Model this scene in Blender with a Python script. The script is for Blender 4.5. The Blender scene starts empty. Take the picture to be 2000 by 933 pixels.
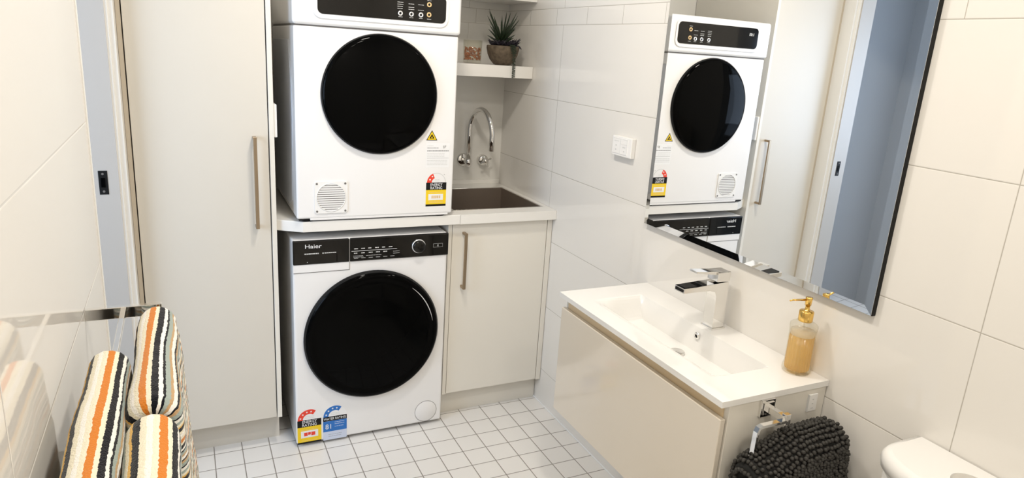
import bpy, bmesh, math, random
from mathutils import Vector, Matrix, noise
PI = math.pi
S = bpy.context.scene
random.seed(7)

# ------------------------------------------------------------------ camera
cam_d = bpy.data.cameras.new('camera'); cam = bpy.data.objects.new('camera', cam_d)
S.collection.objects.link(cam); S.camera = cam
yaw, pitch, roll, FPX = .4594, -.2668, .0659, 1326.98
cy_, sy_, cp_, sp_ = math.cos(yaw), math.sin(yaw), math.cos(pitch), math.sin(pitch)
Fv = Vector((sy_*cp_, cy_*cp_, sp_)); r0 = Vector((cy_, -sy_, 0)); u0 = r0.cross(Fv)
rv = math.cos(roll)*r0 + math.sin(roll)*u0; uv_ = -math.sin(roll)*r0 + math.cos(roll)*u0
m = Matrix((rv, uv_, -Fv)).transposed().to_4x4(); m.translation = Vector((-1.4189, -2.5111, 1.5487))
cam.matrix_world = m
cam_d.sensor_fit = 'HORIZONTAL'; cam_d.sensor_width = 36; cam_d.lens = FPX/2000*36
cam_d.clip_start = .02

# ------------------------------------------------------------------ world, lights, exposure
W = bpy.data.worlds.new('world'); S.world = W; W.use_nodes = True
W.node_tree.nodes['Background'].inputs[0].default_value = (.8, .9, 1, 1)
W.node_tree.nodes['Background'].inputs[1].default_value = .3
S.view_settings.view_transform = 'Standard'; S.view_settings.look = 'None'
S.view_settings.gamma = 1; S.view_settings.use_curve_mapping = False
S.view_settings.exposure = 0.18
def area(name, loc, size, power, col, rot=(0, 0, 0), size_y=None, shape='DISK', spread=PI):
    l = bpy.data.lights.new(name, 'AREA'); l.shape = shape; l.size = size
    if size_y: l.size_y = size_y
    l.energy = power; l.color = col; l.spread = spread
    o = bpy.data.objects.new(name, l); o.location = loc; o.rotation_euler = rot
    S.collection.objects.link(o); return o
WARM = (1, .93, .83)
LAMPS = [(-.85, -.75, 11.5), (-.80, -1.75, 9.8), (-.80, -2.75, 7)]      # downlights in the ceiling: x, y, power
for i, (x, y, p) in enumerate(LAMPS):
    area('downlight_beam', (x, y, 2.375), .17, p, WARM)
area('window_daylight', (-2.66, -1.12, 1.40), .8, 16, (.62, .77, 1), (0, -PI/2, 0), 1.3, 'RECTANGLE')

# ------------------------------------------------------------------ materials
MATS = {}
def nodes_of(m): return m.node_tree.nodes, m.node_tree.links
def mat(name, col, rough=.5, metal=0, spec=.5, coat=0, bump=0, bscale=60, trans=0, vary=0, vscale=6):
    m = bpy.data.materials.new(name); m.use_nodes = True; n, l = nodes_of(m); b = n['Principled BSDF']
    b.inputs['Base Color'].default_value = (*col, 1); b.inputs['Roughness'].default_value = rough
    b.inputs['Metallic'].default_value = metal; b.inputs['Specular IOR Level'].default_value = spec
    b.inputs['Coat Weight'].default_value = coat; b.inputs['Coat Roughness'].default_value = .05
    b.inputs['Transmission Weight'].default_value = trans
    tc = n.new('ShaderNodeTexCoord')
    if vary:
        t = n.new('ShaderNodeTexNoise'); t.inputs['Scale'].default_value = vscale; l.new(tc.outputs['Object'], t.inputs['Vector'])
        mx = n.new('ShaderNodeMix'); mx.data_type = 'RGBA'; l.new(t.outputs[0], mx.inputs[0])
        mx.inputs[6].default_value = (*[c*(1-vary) for c in col], 1); mx.inputs[7].default_value = (*[min(1, c*(1+vary)) for c in col], 1)
        l.new(mx.outputs[2], b.inputs['Base Color'])
    if bump:
        t = n.new('ShaderNodeTexNoise'); t.inputs['Scale'].default_value = bscale; l.new(tc.outputs['Object'], t.inputs['Vector'])
        bp = n.new('ShaderNodeBump'); bp.inputs['Strength'].default_value = bump; bp.inputs['Distance'].default_value = .002
        l.new(t.outputs[0], bp.inputs['Height']); l.new(bp.outputs[0], b.inputs['Normal'])
    MATS[name] = m; return m
def tile_mat(name, base, grout, au, pu, ou, av, pv, ov, w, rough=.12, border=None, zmin=None):
    """tiles laid on a u/v grid in metres; border = (z0, z1, pitch, offset) for the narrow course"""
    m = mat(name, base, rough); n, l = nodes_of(m); b = n['Principled BSDF']
    tc = n.new('ShaderNodeTexCoord'); sp = n.new('ShaderNodeSeparateXYZ'); l.new(tc.outputs['Object'], sp.inputs[0])
    def M(op, a, bb=None, c=None):
        q = n.new('ShaderNodeMath'); q.operation = op
        for i, v in enumerate((a, bb, c)):
            if v is None: continue
            if isinstance(v, (int, float)): q.inputs[i].default_value = v
            else: l.new(v, q.inputs[i])
        return q.outputs[0]
    U, V = sp.outputs[au], sp.outputs[av]
    def joint(x, p, o):
        f = M('FRACT', M('ADD', M('DIVIDE', M('SUBTRACT', x, o), p), 100.0))
        return M('MULTIPLY', M('SUBTRACT', .5, M('ABSOLUTE', M('SUBTRACT', f, .5))), p)      # distance to joint
    if border:
        z0, z1, bpitch, boff = border
        up = M('GREATER_THAN', V, z1); inb = M('MULTIPLY', M('GREATER_THAN', V, z0), M('LESS_THAN', V, z1))
        Vs = M('SUBTRACT', V, M('MULTIPLY', up, z1-z0))
        dv = M('MINIMUM', joint(Vs, pv, ov), M('ABSOLUTE', M('SUBTRACT', V, z1)))
        du = M('ADD', M('MULTIPLY', inb, joint(U, bpitch, boff)), M('MULTIPLY', M('SUBTRACT', 1.0, inb), joint(U, pu, ou)))
    else:
        du, dv = joint(U, pu, ou), joint(V, pv, ov)
    d = M('MINIMUM', du, dv)
    if zmin is not None: d = M('ADD', d, M('LESS_THAN', V, zmin))
    g = n.new('ShaderNodeMapRange'); l.new(d, g.inputs[0]); g.inputs[1].default_value = w*.35; g.inputs[2].default_value = w*.65
    mx = n.new('ShaderNodeMix'); mx.data_type = 'RGBA'; l.new(g.outputs[0], mx.inputs[0])
    mx.inputs[6].default_value = (*grout, 1)
    t = n.new('ShaderNodeTexNoise'); t.inputs['Scale'].default_value = 1.2; l.new(tc.outputs['Object'], t.inputs['Vector'])
    m2 = n.new('ShaderNodeMix'); m2.data_type = 'RGBA'; l.new(t.outputs[0], m2.inputs[0])
    m2.inputs[6].default_value = (*[c*.975 for c in base], 1); m2.inputs[7].default_value = (*base, 1)
    l.new(m2.outputs[2], mx.inputs[7]); l.new(mx.outputs[2], b.inputs['Base Color'])
    bp = n.new('ShaderNodeBump'); bp.inputs['Strength'].default_value = .5; bp.inputs['Distance'].default_value = .0012
    e = n.new('ShaderNodeMapRange'); l.new(d, e.inputs[0]); e.inputs[1].default_value = 0; e.inputs[2].default_value = w*1.3
    l.new(e.outputs[0], bp.inputs['Height']); l.new(bp.outputs[0], b.inputs['Normal'])
    return m
GROUT = (.30, .27, .23)
T_RIGHT = tile_mat('right_wall_tile', (.79, .765, .72), (.46, .43, .38), 1, 1.8, -1.785, 2, .3013, .164, .0019, .03, (1.6707, 1.7356, .2406, .076))
T_LEFT = tile_mat('left_wall_tile', (.80, .78, .745), (.86, .85, .82), 1, 1.2, -.55, 2, .3013, .152, .0022, .04)
T_BACK = tile_mat('back_wall_tile', (.80, .785, .74), (.60, .57, .52), 0, .6, -.2, 2, .3013, .164, .0022, .10, (1.6707, 1.7356, .2406, .076), 1.45)
T_REAR = tile_mat('rear_wall_tile', (.80, .78, .74), (.4, .37, .33), 0, .6, -.2, 2, .3013, .164, .0022, .10)
T_FLOOR = tile_mat('floor_tile', (.80, .78, .75), (.24, .215, .19), 0, .1, -.0812, 1, .1, 0.0, .0034, .28)
PAINT = mat('white_paint', (.82, .81, .79), .5, bump=.05)
CEIL = mat('ceiling_paint', (.85, .84, .82), .8, bump=.05)
HALL = mat('hall_paint', (.46, .475, .49), .7, bump=.05)
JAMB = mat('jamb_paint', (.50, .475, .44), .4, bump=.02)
TRIM = mat('trim_gloss_paint', (.84, .83, .80), .3)
LAM = mat('cabinet_laminate', (.68, .635, .555), .38, vary=.015)
FILL = mat('beige_filler', (.52, .455, .36), .5)
LAM2 = mat('white_laminate', (.79, .755, .68), .32, vary=.01)
BENCH = mat('bench_stone', (.84, .82, .775), .22, vary=.01, vscale=40)
GLOSS = mat('gloss_vanity_front', (.73, .665, .565), .12, coat=.4)
TAN = mat('finger_channel_tan', (.74, .58, .37), .5)
CER = mat('ceramic', (.82, .81, .785), .08, coat=.3)
ENAM = mat('appliance_enamel', (.86, .85, .84), .25, coat=.2)
ENSIDE = mat('appliance_side_steel', (.62, .64, .68), .35)
BLK = mat('black_gloss', (.0015, .0015, .0015), .04, spec=.05)
BLKP = mat('black_panel', (.004, .0035, .003), .07, spec=.4)
BLKM = mat('black_matt', (.008, .008, .008), .5, spec=.2)
SEAM = mat('seam_grey', (.16, .15, .14), .6)
CHR = mat('chrome', (.82, .81, .79), .06, 1)
CHRS = mat('bright_ring', (.85, .85, .85), .2, .6)
STEEL = mat('brushed_steel', (.27, .22, .18), .38, .55)
NICK = mat('brushed_nickel', (.40, .31, .215), .34, .9)
GOLD = mat('brushed_gold', (.86, .56, .16), .2, 1)
MIR = mat('mirror_silver', (.94, .95, .95), .0, 1)
PLA = mat('white_plastic', (.86, .85, .83), .3)
GREY = mat('grey_print', (.22, .22, .22), .6)
PRN = mat('faint_print', (.72, .72, .71), .6)
LGREY = mat('light_grey_print', (.60, .60, .59), .6)
WHT = mat('white_print', (.85, .85, .85), .6)
RED = mat('red_print', (.80, .055, .025), .5)
YEL = mat('yellow_print', (.90, .62, .01), .5)
BLUE = mat('blue_print', (.02, .16, .52), .5)
PALE = mat('pale_blue_print', (.62, .68, .82), .5)
GOLDP = mat('gold_print', (.75, .52, .25), .4)
LEAF = mat('succulent_leaf', (.013, .026, .009), .45, vary=.4, vscale=50)
LEAFP = mat('dark_purple_leaf', (.018, .014, .022), .45, vary=.3, vscale=60)
STONE = mat('pot_stone', (.115, .085, .055), .75, bump=1.0, bscale=90, vary=.85, vscale=55)
SOIL = mat('soil', (.02, .014, .01), .9, bump=1, bscale=120)
AMB = mat('amber_pebbles', (.50, .17, .055), .25, vary=.6, vscale=60)
CHEN = mat('charcoal_chenille', (.034, .032, .028), .6, spec=.35, vary=.6, vscale=220)
CORE = mat('charcoal_backing', (.006, .006, .005), .9)
m = bpy.data.materials.new('lamp_glow'); m.use_nodes = True; LAMPM = m
m.node_tree.nodes['Principled BSDF'].inputs['Emission Color'].default_value = (*WARM, 1)
m.node_tree.nodes['Principled BSDF'].inputs['Emission Strength'].default_value = 12
m = bpy.data.materials.new('window_glow'); m.use_nodes = True; WINM = m
m.node_tree.nodes['Principled BSDF'].inputs['Emission Color'].default_value = (.6, .76, 1, 1)
m.node_tree.nodes['Principled BSDF'].inputs['Emission Strength'].default_value = 2.5
def glassy(name, tint, body, bodycol, rib=0):
    """thin clear glass or liquid: transparent tint, some diffuse body, fresnel gloss"""
    m = bpy.data.materials.new(name); m.use_nodes = True; n, l = nodes_of(m); n.remove(n['Principled BSDF']); out = n['Material Output']
    tr = n.new('ShaderNodeBsdfTransparent'); tr.inputs[0].default_value = (*tint, 1)
    df = n.new('ShaderNodeBsdfDiffuse'); df.inputs[0].default_value = (*bodycol, 1)
    tl = n.new('ShaderNodeBsdfTranslucent'); tl.inputs[0].default_value = (*bodycol, 1)
    a0 = n.new('ShaderNodeMixShader'); a0.inputs[0].default_value = .5; l.new(df.outputs[0], a0.inputs[1]); l.new(tl.outputs[0], a0.inputs[2])
    a = n.new('ShaderNodeMixShader'); a.inputs[0].default_value = body; l.new(tr.outputs[0], a.inputs[1]); l.new(a0.outputs[0], a.inputs[2])
    g = n.new('ShaderNodeBsdfGlossy'); g.inputs['Roughness'].default_value = .03
    lw = n.new('ShaderNodeLayerWeight'); lw.inputs[0].default_value = .5
    pw = n.new('ShaderNodeMath'); pw.operation = 'POWER'; l.new(lw.outputs['Facing'], pw.inputs[0]); pw.inputs[1].default_value = 4
    f = n.new('ShaderNodeMath'); f.operation = 'MULTIPLY_ADD'; l.new(pw.outputs[0], f.inputs[0]); f.inputs[1].default_value = .55; f.inputs[2].default_value = .035
    c = n.new('ShaderNodeMixShader'); l.new(f.outputs[0], c.inputs[0]); l.new(a.outputs[0], c.inputs[1]); l.new(g.outputs[0], c.inputs[2])
    l.new(c.outputs[0], out.inputs[0]); return m
GLASS = glassy('clear_glass', (.97, .965, .93), .03, (.9, .88, .8))
SOAP = glassy('amber_soap', (.96, .78, .42), .45, (.95, .72, .34))
FOAM = glassy('soap_foam', (.95, .93, .88), .6, (.93, .88, .76))
# striped terry towel: stripes follow the U coordinate of the cloth
def towel_mat():
    m = mat('striped_terry', (.8, .8, .8), .95, spec=.1); n, l = nodes_of(m); b = n['Principled BSDF']
    uvn = n.new('ShaderNodeUVMap'); uvn.uv_map = 'UVMap'; tc = n.new('ShaderNodeTexCoord')
    sp = n.new('ShaderNodeSeparateXYZ'); l.new(uvn.outputs[0], sp.inputs[0])
    nz = n.new('ShaderNodeTexNoise'); nz.inputs['Scale'].default_value = 170; nz.inputs['Detail'].default_value = 1; l.new(tc.outputs['Object'], nz.inputs['Vector'])
    a = n.new('ShaderNodeMath'); a.operation = 'MULTIPLY_ADD'; l.new(nz.outputs[0], a.inputs[0]); a.inputs[1].default_value = .028; l.new(sp.outputs[0], a.inputs[2])
    f = n.new('ShaderNodeMath'); f.operation = 'FRACT'; l.new(a.outputs[0], f.inputs[0])
    r = n.new('ShaderNodeValToRGB'); r.color_ramp.interpolation = 'CONSTANT'; l.new(f.outputs[0], r.inputs[0])
    cream, white, blk, org, sage, tan, must = (.78, .73, .58), (.84, .82, .77), (.004, .005, .009), (.62, .20, .025), (.33, .39, .36), (.50, .33, .17), (.74, .44, .10)
    seq = [(cream, .05), (org, .068), (cream, .045), (blk, .065), (white, .04), (blk, .025), (sage, .05), (tan, .035), (white, .05), (blk, .028), (tan, .04),
           (sage, .055), (blk, .03), (white, .055), (sage, .05), (cream, .05), (must, .028), (blk, .07), (cream, .05), (white, .05)]
    tot = sum(w for c, w in seq); p = 0; e = r.color_ramp.elements
    e[0].position = 0; e[0].color = (*seq[0][0], 1); e.remove(e[1]); p = seq[0][1]/tot
    for c, w in seq[1:]:
        q = e.new(p); q.color = (*c, 1); p += w/tot
    l.new(r.outputs[0], b.inputs['Base Color'])
    b2 = n.new('ShaderNodeBump'); b2.inputs['Strength'].default_value = .8; b2.inputs['Distance'].default_value = .002
    n3 = n.new('ShaderNodeTexNoise'); n3.inputs['Scale'].default_value = 420; l.new(tc.outputs['Object'], n3.inputs['Vector'])
    l.new(n3.outputs[0], b2.inputs['Height']); l.new(b2.outputs[0], b.inputs['Normal'])
    b.inputs['Sheen Weight'].default_value = .2
    return m
TOWEL = towel_mat()

# ------------------------------------------------------------------ mesh helpers
ORG = {}; ICO = {}
class MB:
    def __init__(s): s.bm = bmesh.new(); s.mats = []; s.k = 0; s.uv = None
    def mat(s, m):
        if m not in s.mats: s.mats.append(m)
        s.k = s.mats.index(m); return s
    def _fin(s, faces, smooth=False):
        for f in faces: f.material_index = s.k; f.smooth = smooth
    def box(s, x0, x1, y0, y1, z0, z1, bev=0, seg=2, smooth=False):
        g = bmesh.ops.create_cube(s.bm, size=1)['verts']
        for v in g: v.co = Vector(((x0+x1)/2+v.co.x*(x1-x0), (y0+y1)/2+v.co.y*(y1-y0), (z0+z1)/2+v.co.z*(z1-z0)))
        fs = set(f for v in g for f in v.link_faces)
        if bev:
            es = list(set(e for v in g for e in v.link_edges))
            r = bmesh.ops.bevel(s.bm, geom=es, offset=bev, segments=seg, affect='EDGES', profile=.5)
            fs = set(r['faces']) | set(f for f in fs if f.is_valid)
            for v in r['verts']: fs |= set(v.link_faces)
        s._fin(fs, smooth); return s
    def prism(s, pts, vec, smooth=False, bev=0):
        """closed polygon (3-D points) extruded by vec"""
        a = [s.bm.verts.new(Vector(p)) for p in pts]; b = [s.bm.verts.new(Vector(p)+Vector(vec)) for p in pts]; n = len(pts)
        fs = [s.bm.faces.new(a), s.bm.faces.new(b[::-1])]
        for i in range(n): fs.append(s.bm.faces.new((a[i], b[i], b[(i+1) % n], a[(i+1) % n])))
        s._fin(fs)
        if smooth:
            for f in fs[2:]: f.smooth = True
        if bev:
            r = bmesh.ops.bevel(s.bm, geom=list(set(e for f in fs[:2] for e in f.edges)), offset=bev, segments=2, affect='EDGES', profile=.5)
            s._fin(r['faces'], smooth)
        return s
    def disc(s, c, r, axis, depth, seg=40, bev=0, sx=1):
        ax = Vector(axis).normalized(); t = Vector((0, 0, 1)) if abs(ax.z) < .9 else Vector((1, 0, 0)); e1 = ax.cross(t).normalized(); e2 = ax.cross(e1)
        pts = [Vector(c)+(e1*math.cos(2*PI*i/seg)*sx+e2*math.sin(2*PI*i/seg))*r for i in range(seg)]
        return s.prism(pts, ax*depth, True, bev)
    def lathe(s, prof, c, axis=(0, 0, 1), seg=48, rib=0, nrib=0, smooth=True):
        """profile of (radius, distance along axis)"""
        ax = Vector(axis).normalized(); t = Vector((1, 0, 0)) if abs(ax.x) < .9 else Vector((0, 0, 1)); e1 = (t-ax*t.dot(ax)).normalized(); e2 = ax.cross(e1)
        rings = []
        for r, h in prof:
            if r < 1e-6: rings.append([s.bm.verts.new(Vector(c)+ax*h)]); continue
            ring = []
            for i in range(seg):
                a = 2*PI*i/seg; rr = r*(1+(rib*math.cos(nrib*a) if rib else 0))
                ring.append(s.bm.verts.new(Vector(c)+ax*h+(e1*math.cos(a)+e2*math.sin(a))*rr))
            rings.append(ring)
        fs = []
        for A, B in zip(rings, rings[1:]):
            for i in range(seg):
                j = (i+1) % seg
                if len(A) == 1 and len(B) == 1: break
                if len(A) == 1: fs.append(s.bm.faces.new((A[0], B[i], B[j])))
                elif len(B) == 1: fs.append(s.bm.faces.new((A[i], B[0], A[j])))
                else: fs.append(s.bm.faces.new((A[i], B[i], B[j], A[j])))
        s._fin(fs, smooth); return s
    def tube(s, pts, r, seg=16, caps=True, smooth=True, rect=None, up=(0, 0, 1)):
        """tube (or rectangular bar when rect=(w,h)) along points; r may be a list"""
        P = [Vector(p) for p in pts]; n = len(P); rings = []; prev = None
        for i, p in enumerate(P):
            t = ((P[min(i+1, n-1)]-P[i]).normalized()+(P[i]-P[max(i-1, 0)]).normalized())
            t = t.normalized() if t.length > 1e-9 else Vector((0, 0, 1))
            if prev is None:
                u = Vector(up); 
                if abs(u.dot(t)) > .95: u = Vector((1, 0, 0))
                e = (u-t*u.dot(t)).normalized()
            else: e = (prev-t*prev.dot(t)).normalized()
            prev = e; b = t.cross(e); rr = r[i] if isinstance(r, (list, tuple)) else r
            if rect: ring = [s.bm.verts.new(p+b*(a*rect[0]/2)+e*(c*rect[1]/2)) for a, c in ((1, 1), (-1, 1), (-1, -1), (1, -1))]
            else: ring = [s.bm.verts.new(p+(e*math.cos(2*PI*k/seg)+b*math.sin(2*PI*k/seg))*rr) for k in range(seg)]
            rings.append(ring)
        fs = []
        for A, B in zip(rings, rings[1:]):
            L = len(A)
            for k in range(L): fs.append(s.bm.faces.new((A[k], A[(k+1) % L], B[(k+1) % L], B[k])))
        s._fin(fs, smooth and not rect)
        if caps: s._fin([s.bm.faces.new(rings[0][::-1]), s.bm.faces.new(rings[-1])])
        return s
    def text(s, body, size, loc, rot=(PI/2, 0, 0), depth=.0003, sx=1, align='LEFT'):
        c = bpy.data.curves.new('lettering', 'FONT'); c.body = body; c.size = size; c.extrude = depth; c.align_x = align
        o = bpy.data.objects.new('lettering', c); S.collection.objects.link(o); bpy.context.view_layer.update()
        dg = bpy.context.evaluated_depsgraph_get(); me = bpy.data.meshes.new_from_object(o.evaluated_get(dg))
        from mathutils import Euler
        me.transform(Matrix.Translation(Vector(loc)) @ Euler(rot).to_matrix().to_4x4() @ Matrix.Diagonal((sx, 1, 1, 1)))
        n0 = len(s.bm.faces); s.bm.from_mesh(me); s.bm.faces.ensure_lookup_table()
        for f in s.bm.faces[n0:]: f.material_index = s.k
        bpy.data.objects.remove(o); bpy.data.curves.remove(c); bpy.data.meshes.remove(me); return s
    def ico(s, M_, sub=2):
        if sub not in ICO:
            q = bmesh.new(); bmesh.ops.create_icosphere(q, subdivisions=sub, radius=1); ICO[sub] = ([v.co.copy() for v in q.verts], [[v.index for v in f.verts] for f in q.faces]); q.free()
        vs = [s.bm.verts.new(M_ @ c) for c in ICO[sub][0]]
        for f in ICO[sub][1]: s.bm.faces.new([vs[i] for i in f]).material_index = s.k
        return s
    def obj(s, name, m=None, parent=None, fix=True):
        if m is not None and not s.mats: s.mats = [m]
        if fix: bmesh.ops.recalc_face_normals(s.bm, faces=s.bm.faces)
        me = bpy.data.meshes.new(name)
        if parent is not None: org = ORG[parent.name]
        else:
            xs = [v.co for v in s.bm.verts]
            org = Vector(((min(v.x for v in xs)+max(v.x for v in xs))/2, (min(v.y for v in xs)+max(v.y for v in xs))/2, min(v.z for v in xs)))
            if name.startswith(('floor', 'wall', 'ceiling')): org = Vector((0, 0, 0))
        for v in s.bm.verts: v.co -= org
        s.bm.to_mesh(me); s.bm.free()
        for q in s.mats: me.materials.append(q)
        o = bpy.data.objects.new(name, me); S.collection.objects.link(o)
        if parent is not None: o.parent = parent
        else: o.location = org
        ORG[o.name] = org; return o
def thing(name, label, cat, loc, group=None):
    o = bpy.data.objects.new(name, None); S.collection.objects.link(o); o.location = loc; o.empty_display_size = .05
    ORG[o.name] = Vector(loc); o['label'] = label; o['category'] = cat
    if group: o['group'] = group
    return o
def tag(o, label, cat, group=None):
    o['label'] = label; o['category'] = cat
    if group: o['group'] = group
    return o
def struct(name, mb, m=None, parent=None, label=None):
    o = mb.obj(name, m, parent)
    if parent is None: o['kind'] = 'structure'
    if label: o['label'] = label
    return o
def B(*a, **k): return MB().box(*a, **k)
def weighted(o):
    md = o.modifiers.new('weighted_normal', 'WEIGHTED_NORMAL'); md.keep_sharp = True

# ------------------------------------------------------------------ setting
XL, XR, YB, YR, ZC = -1.597, 0.0, .55, -3.2, 2.4
struct('floor', B(-2.8, .12, -3.35, .7, -.06, 0), T_FLOOR)
struct('ceiling', B(-2.8, .12, -3.35, .7, ZC, ZC+.08), CEIL)
struct('wall_right', B(0, .1, -3.3, .65, 0, ZC), T_RIGHT)
struct('wall_back', B(-1.70, 0, YB, YB+.1, 0, ZC), T_BACK)
struct('wall_rear', B(XL, 0, YR-.1, YR, 0, ZC), T_REAR)
DY0, DY1, DZ = -.87, -.095, 2.06
w = MB(); w.box(-1.69, XL, YR-.1, DY0, 0, ZC)
struct('wall_left', w, T_LEFT)
w = MB(); w.box(-1.69, XL+.001, DY0, DY1+.01, DZ, ZC); w.box(-1.69, XL+.004, DY1+.03, YB, 0, ZC)
struct('wall_left_beside_cabinet', w, PAINT)
# doorway: architrave towards the cabinet, jamb, near edge trim
d = MB(); d.mat(TRIM).box(-1.69, -1.600, DY1, -.010, 0, DZ+.05, .001); d.box(-1.62, -1.5855, DY1+.012, -.012, 0, DZ+.05, .0015)
d.mat(JAMB).box(-1.70, -1.608, DY1-.006, DY1, 0, DZ)
door = struct('door_1', d)
q = MB(); q.box(-1.72, -1.5945, DY0, DY0+.014, 0, DZ, .001)
struct('near_jamb', q, TRIM, door)
q = MB(); q.box(-1.70, -1.60, DY0, DY1, DZ-.02, DZ)
struct('head_jamb', q, JAMB, door)
ys = DY1-.0075
q = MB(); q.mat(BLKM).box(-1.663, -1.638, ys, DY1-.005, 1.043, 1.118, .0008)
q.mat(BLK).box(-1.657, -1.645, ys-.002, ys, 1.066, 1.096, .0005)
q.mat(SEAM).disc((-1.651, ys-.0015, 1.108), .0035, (0, 1, 0), .003, 16); q.disc((-1.651, ys-.0015, 1.053), .0035, (0, 1, 0), .003, 16)
struct('strike_plate', q, None, door, 'black latch strike plate')
# hall behind the doorway
struct('wall_hall', B(-2.8, -2.7, -3.3, .65, 0, ZC), HALL)
w = MB(); w.box(-2.7, -1.69, .40, .5, 0, ZC); w.box(-2.7, -1.69, -3.3, -3.2, 0, ZC)
struct('wall_hall_end', w, HALL)
w = MB(); w.mat(TRIM).box(-2.70, -2.675, -1.60, -.64, .72, 2.18, .002); w.mat(WINM).box(-2.676, -2.672, -1.54, -.70, .78, 2.12)
struct('window_1', w)
struct('baseboard_right', B(-.004, 0, -2.6, .02, 0, .006, bev=.001), WHT)
# ceiling downlights
for x, y, p in LAMPS:
    t = thing('downlight', {-.75: 'round white ceiling downlight nearest the laundry machines', -1.75: 'round white ceiling downlight above the toilet end of vanity', -2.75: 'round white ceiling downlight nearest the rear wall'}[y], 'downlight', (x, y, 2.385), 'ceiling downlights')
    MB().lathe([(.052, .008), (.052, 0), (.066, -.004), (.07, 0), (.07, .0145)], (x, y, 2.385)).obj('trim_ring', PLA, t)
    MB().disc((x, y, 2.388), .052, (0, 0, 1), .008).obj('diffuser', LAMPM, t)

# ------------------------------------------------------------------ tall cabinet
def bar_handle(parent, x, yf, z0, z1, w=.012, name='handle'):
    y = yf-.034; h = MB()
    h.box(x-w/2, x+w/2, y, y+.008, z0, z1, .001)
    h.box(x-w/2, x+w/2, y+.004, yf+.001, z1-.010, z1, .001); h.box(x-w/2, x+w/2, y+.004, yf+.001, z0, z0+.010, .001)
    return h.obj(name, NICK, parent)
t = thing('tall_cabinet', 'tall cream storage cabinet with full height door beside doorway', 'cabinet', (-1.35, .2, 0))
MB().box(-1.570, -1.155, .002, YB-.003, .13, 2.32).obj('carcass', LAM2, t)
dr = MB().box(-1.568, -1.1535, -.02, 0, .129, 2.31, .0012).obj('door', LAM, t)
bar_handle(dr, -1.2, -.02, .895, 1.217)
MB().box(-1.1505, -1.1345, -.03, YB-.003, .131, 2.32, .001).obj('side_panel', LAM2, t)
MB().box(-1.585, -1.5715, -.016, .02, 0, 2.32, .001).obj('scribe_filler', FILL, t)
MB().box(-1.570, -1.1375, .056, .072, 0, .129).obj('kickboard', LAM, t)
# outlet on side of the tall cabinet
o = MB(); o.mat(PLA).box(-1.1345, -1.1235, -.026, .05, 1.213, 1.327, .003); o.mat(LGREY).box(-1.1238, -1.1228, -.005, .03, 1.25, 1.30, .0004)
tag(o.obj('power_outlet'), 'white plastic outlet on the side of tall cabinet next to dryer', 'outlet')

# ------------------------------------------------------------------ bench and sink cabinet
BT, BB, BF = .914, .875, -.057
t = thing('benchtop', 'white laundry benchtop with drop-in sink opening under the dryer', 'benchtop', (-.56, .25, BB))
SX0, SX1, SY0, SY1 = -.440, -.036, .020, .433
b = MB()
b.prism([(-1.134, -.005, BB), (-1.048, BF, BB), (SX0, BF, BB), (SX0, YB, BB), (-1.134, YB, BB)], (0, 0, BT-BB), bev=.0015)
b.box(SX0-.001, -.001, BF, SY0, BB, BT); b.box(SX0-.001, -.001, SY1, YB, BB, BT); b.box(SX1, -.001, SY0-.001, SY1+.001, BB, BT)
b.obj('slab', BENCH, t)
MB().box(-.47, -.001, YB-.006, YB, BT, BT+.02, .001).obj('upstand', BENCH, t)
t = thing('laundry_sink', 'brown-grey stainless square laundry sink set in white benchtop', 'sink', (-.238, .226, .70))
b = MB(); zb = .71; r = .003
b.box(SX0-.0, SX0+r, SY0, SY1, zb, BT+.0005); b.box(SX1-r, SX1, SY0, SY1, zb, BT+.0005)
b.box(SX0, SX1, SY0, SY0+r, zb, BT+.0005); b.box(SX0, SX1, SY1-r, SY1, zb, BT+.0005); b.box(SX0, SX1, SY0, SY1, zb-.003, zb)
b.obj('bowl', STEEL, t)
b = MB(); g = .007
b.box(SX0-g, SX1+g, SY0-g, SY0+.001, BT, BT+.0022, .0008); b.box(SX0-g, SX1+g, SY1-.001, SY1+g, BT, BT+.0022, .0008)
b.box(SX0-g, SX0+.001, SY0, SY1, BT, BT+.0022, .0008); b.box(SX1-.001, SX1+g, SY0, SY1, BT, BT+.0022, .0008)
b.obj('rim', CHR, t)
MB().lathe([(.045, .001), (.040, .003), (.03, 0), (0, 0)], (-.238, .226, zb)).obj('drain', CHR, t)
t = thing('sink_cabinet', 'white single-door base cabinet under the laundry sink', 'cabinet', (-.24, .25, 0))
MB().box(-.479, -.4625, -.03, YB, .112, BB, .001).obj('side_panel', LAM2, t)
MB().box(-.4625, -.002, YB-.03, YB, .112, BB-.001).obj('carcass', LAM2, t)
MB().box(-.4625, -.002, .0, YB-.03, .112, .128).obj('bottom_panel', LAM2, t)
dr = MB().box(-.4605, -.0275, -.03, -.012, .116, .872, .0012).obj('door', LAM2, t)
bar_handle(dr, -.412, -.03, .598, .836)
MB().box(-.0245, -.002, -.03, -.0, .112, BB-.001, .001).obj('scribe_filler', LAM2, t)
MB().box(-.479, -.002, .018, .034, 0, .112).obj('kickboard', LAM2, t)

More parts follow.
